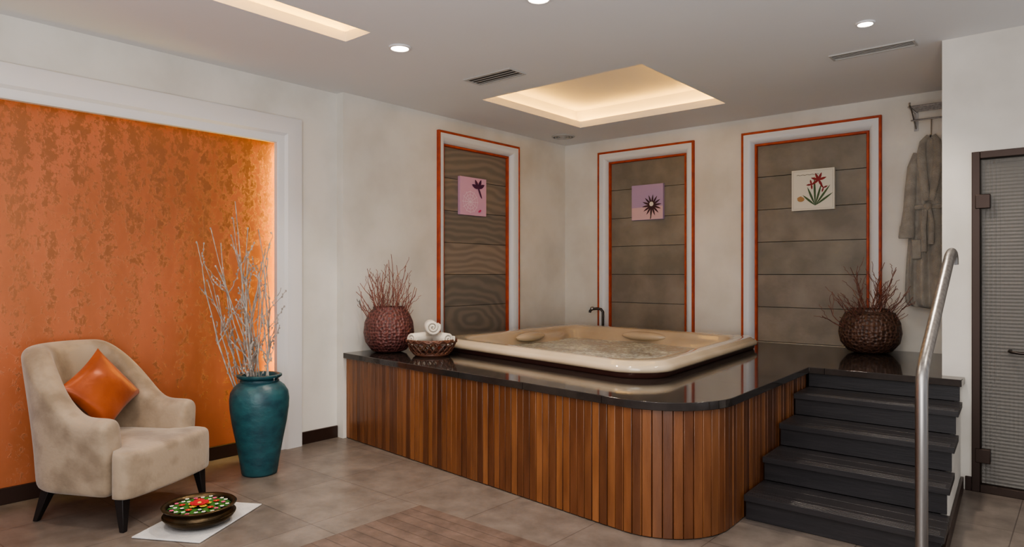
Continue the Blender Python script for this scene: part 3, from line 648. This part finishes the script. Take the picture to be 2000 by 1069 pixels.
# cushion
b = MB(); n_ = 18; S = .19; T = .07
def cg(sgn):
    G = []
    for i in range(n_+1):
        row = []
        for j in range(n_+1):
            u, w_ = 2*i/n_-1, 2*j/n_-1
            pin = 1-.10*(1-abs(w_)**2.0)*abs(u)**3; pin2 = 1-.10*(1-abs(u)**2.0)*abs(w_)**3
            t_ = T*max((1-u**2), 0)**.42*max((1-w_**2), 0)**.42*(1+.08*math.sin(5*u+2*w_))
            row.append((u*S*pin, w_*S*pin2, sgn*t_))
        G.append(row)
    return G
for sg in (1, -1):
    G = cg(sg); vs = [q for r in G for q in r]; b.add(vs, [(i*(n_+1)+j, (i+1)*(n_+1)+j, (i+1)*(n_+1)+j+1, i*(n_+1)+j+1) for i in range(n_) for j in range(n_)])
cu = b.build('throw_cushion', 'satin', sharp=80); tag(cu, 'shiny orange satin cushion leaning in the armchair', 'cushion')
fa = math.radians(20); N = Vector((math.cos(fa)*.93, math.sin(fa)*.93, .36)).normalized(); U = (Vector((0,0,1))-N*N.z).normalized(); R_ = U.cross(N).normalized()
an = math.radians(34); A1 = R_*math.cos(an)+U*math.sin(an); A2 = N.cross(A1)
mw = Matrix((A1, A2, N)).transposed().to_4x4(); mw.translation = Vector((-4.54, 1.535, .697)); cu.matrix_world = mw

# ---------------------------------------------------------------- mat + bowl
mc = Vector((-3.84, 1.807)); e1 = Vector((-.3,.517)).normalized(); e2 = Vector((e1.y, -e1.x))
q = [tuple(mc+e1*a*.30+e2*c_*.20) for a, c_ in ((-1,-1), (1,-1), (1,1), (-1,1))][::-1]
b = MB(); b.hexa(q, .001, .010); tag(b.build('floor_cloth', 'mat_white', bevel=.004), 'white folded cloth on the floor under the flower bowl', 'cloth')
ux, uy = -3.79, 1.775; uz = .011
u = thing('brass_bowl', 'shallow aged brass bowl of floating flowers on the white cloth', 'bowl', (ux, uy, uz))
b = MB(); b.lathe([(0,0), (.11,0), (.15,.012), (.178,.035), (.186,.055), (.180,.072), (.170,.080), (.172,.088), (.190,.098), (.194,.106), (.188,.111), (.172,.106), (.165,.09), (.165,.06), (0,.05)], ux, uy, 48, uz); ub = b.build('bowl_body', 'brass', u, sharp=60)
b = MB(); b.tube([(ux+.186*math.cos(a), uy+.186*math.sin(a), uz+.055) for a in [k*math.pi/20 for k in range(40)]], .005, 6, closed=True); b.build('belly_ring', 'brass', ub)
b = MB(); b.lathe([(0,.084), (.164,.084), (.164,.087), (0,.087)], ux, uy, 36, uz); b.build('water', 'darkwater', u)
def leafmesh():
    b = MB(); n_ = 6; L1 = []
    for i in range(n_+1):
        t_ = i/n_; wd = .022*math.sin(math.pi*min(t_*.9+.08, 1)); z = .005*math.sin(math.pi*t_)
        L1.append([(t_*.074, -wd, z), (t_*.074, 0, z-.003), (t_*.074, wd, z)])
    b.loft(L1, closed=False); return b
zf = uz+.090
lf0 = leafmesh().build('leaf', 'green'); fl = {}
def scat(o0, first, x, y, z, rz, sc_=1, lab='', grp=None, cat=''):
    o = o0 if first else o0.copy()
    if not first: C.objects.link(o)
    o.location = (x, y, z); o.rotation_euler = (0, 0, rz); o.scale = (sc_,)*3; tag(o, lab, cat, grp)
cnt = 0
for ring, nn_, tl_ in ((.088, 18, .002), (.045, 12, .004)):
    for k in range(nn_):
        a = 2*math.pi*k/nn_+ring*20; scat(lf0, cnt == 0, ux+ring*math.cos(a), uy+ring*math.sin(a), zf+tl_, a+random.uniform(-.3,.3), 1, 'small green leaf floating in the brass bowl', 'green leaves in the brass bowl', 'leaf'); cnt += 1
def blossom(name, mt, n_, rp, wd, zc, mc_):
    b = MB()
    for k in range(n_):
        a = 2*math.pi*k/n_; q = MB(); q.ball((rp*.8,0,0), (rp, wd, .0025), 5)
        b.add([(x*math.cos(a)-y*math.sin(a), x*math.sin(a)+y*math.cos(a), z+.15*x) for x, y, z in q.v], q.f, 0)
    b.ball((0,0,.002), (wd*.6, wd*.6, .004), 5, 1)
    return b.build(name, [mt, mc_])
wf = blossom('blossom', 'flwhite', 5, .0065, .0045, 0, 'flyellow'); pk = blossom('blossom', 'flpink', 5, .0065, .0045, 0, 'flpink'); yl = blossom('blossom', 'flyellow', 6, .012, .007, 0, 'flyellow'); rd = blossom('blossom', 'flred', 8, .016, .010, 0, 'flyellow')
c1 = c2_ = 0
for k in range(22):
    a = 2*math.pi*k/22; r = .136+.014*math.cos(k*2.3)
    if k % 3 == 1: scat(pk, c2_ == 0, ux+r*math.cos(a), uy+r*math.sin(a), zf+.008, a, 1.1, 'tiny pink blossom near the rim of the brass bowl', 'pink blossoms in the bowl', 'flower'); c2_ += 1
    else: scat(wf, c1 == 0, ux+r*math.cos(a), uy+r*math.sin(a), zf+.008, a, 1.0, 'tiny white blossom among the leaves in the brass bowl', 'white blossoms in the bowl', 'flower'); c1 += 1
for k in range(10):
    a = 2*math.pi*k/10+.2; r = .092
    scat(wf if k % 2 else rd, False, ux+r*math.cos(a), uy+r*math.sin(a), zf+.010, a, .9 if k % 2 else .62, 'tiny white blossom among the leaves in the brass bowl' if k % 2 else 'red blossom ringing the centre of the bowl', 'white blossoms in the bowl' if k % 2 else 'red blossoms in the bowl', 'flower')
for k in range(5):
    a = 2*math.pi*k/5; scat(yl, k == 0, ux+.044*math.cos(a), uy+.044*math.sin(a), zf+.011, a, 1, 'yellow blossom around the large red one in the bowl', 'yellow blossoms in the bowl', 'flower')
scat(rd, True, ux, uy, zf+.016, 0, 1.9, 'largest red blossom at the centre of the brass bowl', None, 'flower')

# ---------------------------------------------------------------- rack and robe
r0x, r1x = -1.16, -.77; rk = thing('towel_rack', 'chrome towel shelf with bars high on the wall above the robe', 'rack', (-.96, BY, 2.72))
b = MB()
for k in range(5): yy = BY-.05-k*.05; b.tube([(r0x, yy, 2.78), (r1x, yy, 2.78)], .007, 8)
b.build('shelf_bars', 'chrome', rk)
for xx in (r0x+.02, r1x-.02):
    b = MB(); b.tube([(xx, BY-.004, 2.775), (xx, BY-.27, 2.775), (xx, BY-.285, 2.79), (xx, BY-.285, 2.81)], .007, 8); b.tube([(xx, BY-.01, 2.64), (xx, BY-.22, 2.77)], .006, 8); b.box(xx-.015, xx+.015, BY-.008, BY-.001, 2.62, 2.80); b.build('bracket', 'chrome', rk)
b = MB(); b.tube([(r0x, BY-.12, 2.69), (r1x, BY-.12, 2.69)], .007, 8); b.build('towel_bar', 'chrome', rk)
b = MB(); b.tube([(-1.01, BY-.12, 2.69), (-1.01, BY-.125, 2.60), (-1.01, BY-.13, 2.545), (-1.01, BY-.155, 2.53), (-1.01, BY-.175, 2.545)], .005, 8); b.build('hook', 'chrome', rk)
ry, rxc = BY-.14, -1.01
rb = thing('bathrobe', 'grey brown terry bathrobe with tied belt hanging below the chrome rack', 'robe', (rxc, ry, 1.11))
prof = [(1.105,.180,.07), (1.2,.182,.07), (1.4,.18,.068), (1.6,.168,.066), (1.8,.152,.062), (1.90,.138,.056), (1.95,.130,.052), (2.0,.138,.056), (2.15,.152,.062), (2.28,.150,.062), (2.36,.125,.058), (2.42,.09,.05), (2.47,.06,.045), (2.51,.045,.04), (2.525,.02,.02)]
b = MB(); loops = []; NN = 96
for z, w_, dp in prof:
    low = max(0, min(1, (1.95-z)/.8)); mid = max(0, 1-abs(z-1.95)/.3); fl_ = (.020*low+.008+.006*mid) if z < 2.38 else .002
    loops.append([(rxc+w_*math.cos(a)+fl_*.35*math.sin(7*a+z*1.2), ry+dp*math.sin(a)+fl_*math.cos(9*a+z*.8+math.sin(a*3))*(1 if math.sin(a) < 0 else .3), z) for a in [2*math.pi*k/NN for k in range(NN)]])
b.loft(loops, True, True, True); body = b.build('robe_body', 'robe', rb, sub=1)
for s_ in (-1, 1):
    b = MB(); b.tube([(rxc+s_*.09, ry-.01, 2.40), (rxc+s_*.125, ry-.015, 2.29), (rxc+s_*.143, ry-.03, 2.1), (rxc+s_*.150, ry-.045, 1.93), (rxc+s_*.163, ry-.05, 1.80), (rxc+s_*.170, ry-.05, 1.70)], [.04,.046,.044,.046,.052,.056], 16, ref=(0,1,0), flat=.8)
    sl = b.build('sleeve', 'robe', rb, sharp=60)
    b = MB(); b.tube([(rxc+s_*.163, ry-.05, 1.80), (rxc+s_*.163, ry-.05, 1.795), (rxc+s_*.170, ry-.05, 1.705), (rxc+s_*.170, ry-.05, 1.695)], [.052,.057,.061,.057], 16, ref=(0,1,0), flat=.8); b.build('cuff', 'robe', sl, sharp=60)
    b = MB(); b.tube([(rxc+s_*.02, ry+.0, 2.545), (rxc+s_*.05, ry-.035, 2.49), (rxc+s_*.06, ry-.065, 2.38), (rxc+s_*.045, ry-.075, 2.2), (rxc+s_*.015, ry-.07, 2.0)], [.016,.028,.034,.034,.022], 12, ref=(0,1,0), flat=.45); b.build('collar', 'robe', rb, sharp=60)
b = MB(); b.tube([(rxc+.137*math.cos(a), ry+.064*math.sin(a), 1.95) for a in [k*math.pi/20 for k in range(40)]], .021, 8, closed=True, flat=1, ref=(0,0,1)); bl = b.build('belt', 'robe', rb)
b = MB(); b.ball((rxc-.01, ry-.085, 1.95), (.032,.022,.032), 8); b.tube([(rxc-.02, ry-.088, 1.94), (rxc-.04, ry-.095, 1.8), (rxc-.035, ry-.098, 1.58)], [.012,.02,.02], 8, ref=(0,1,0), flat=.4); b.tube([(rxc+.0, ry-.088, 1.94), (rxc+.02, ry-.095, 1.82), (rxc+.015, ry-.098, 1.64)], [.012,.02,.02], 8, ref=(0,1,0), flat=.4); b.build('knot', 'robe', bl)
b = MB(); b.box(rxc-.125, rxc-.055, ry-.092, ry-.05, 1.52, 1.68); b.build('pocket', 'robe', body, bevel=.008)

# ---------------------------------------------------------------- lights
def area(loc, size, e, col, rot=(0,0,0), sy=None):
    l_ = bpy.data.lights.new('area', 'AREA'); l_.size = size; l_.energy = e; l_.color = col
    if sy: l_.shape = 'RECTANGLE'; l_.size_y = sy
    o = bpy.data.objects.new('area_fill', l_); C.objects.link(o); o.location = loc; o.rotation_euler = rot
def spot(x, y, e, col=(1,.88,.74), ang=115):
    l_ = bpy.data.lights.new('spot', 'SPOT'); l_.energy = e; l_.color = col; l_.spot_size = math.radians(ang); l_.spot_blend = .9; l_.shadow_soft_size = .07
    o = bpy.data.objects.new('spot_lamp', l_); C.objects.link(o); o.location = (x, y, CZ-.03)
for px, py, e in ((781,93,120), (1690,45,90), (1052,-4,100)):
    x, y = onz(px, py, CZ); spot(x, y, e)
spot(-3.9, .9, 60); spot(-1.2, 1.2, 50); spot(.3, 3.6, 50)
area((-1.0, .2, 2.88), 2.6, 70, (1,.96,.92))  # added overhead fill, unseen, not a fitting of the room
area((-.2, -.9, 1.9), 2.4, 60, (1,.97,.94), rot=(math.radians(78), 0, math.radians(38)))  # added front fill behind the camera, aimed into the room
area((.3, -.6, .9), 2.0, 125, (1,.97,.95), rot=(math.radians(160), 0, math.radians(40)))  # added upward fill behind the camera to brighten the ceiling
area((.15, 6.0, 2.85), .8, 12, (1,.97,.92))
w = bpy.data.worlds.new('world'); bpy.context.scene.world = w; w.use_nodes = True
w.node_tree.nodes['Background'].inputs[0].default_value = (.93,.95,1,1); w.node_tree.nodes['Background'].inputs[1].default_value = .6
try: bpy.context.scene.view_settings.look = 'AgX - Medium High Contrast'
except Exception as ex: print('look', ex)
cam = bpy.data.cameras.new('camera'); co = bpy.data.objects.new('camera', cam); C.objects.link(co)
co.location = (0,0,H); co.rotation_euler = (math.pi/2, 0, YAW); cam.sensor_width = 36; cam.lens = F/2000*36; cam.clip_start = .05
bpy.context.scene.camera = co
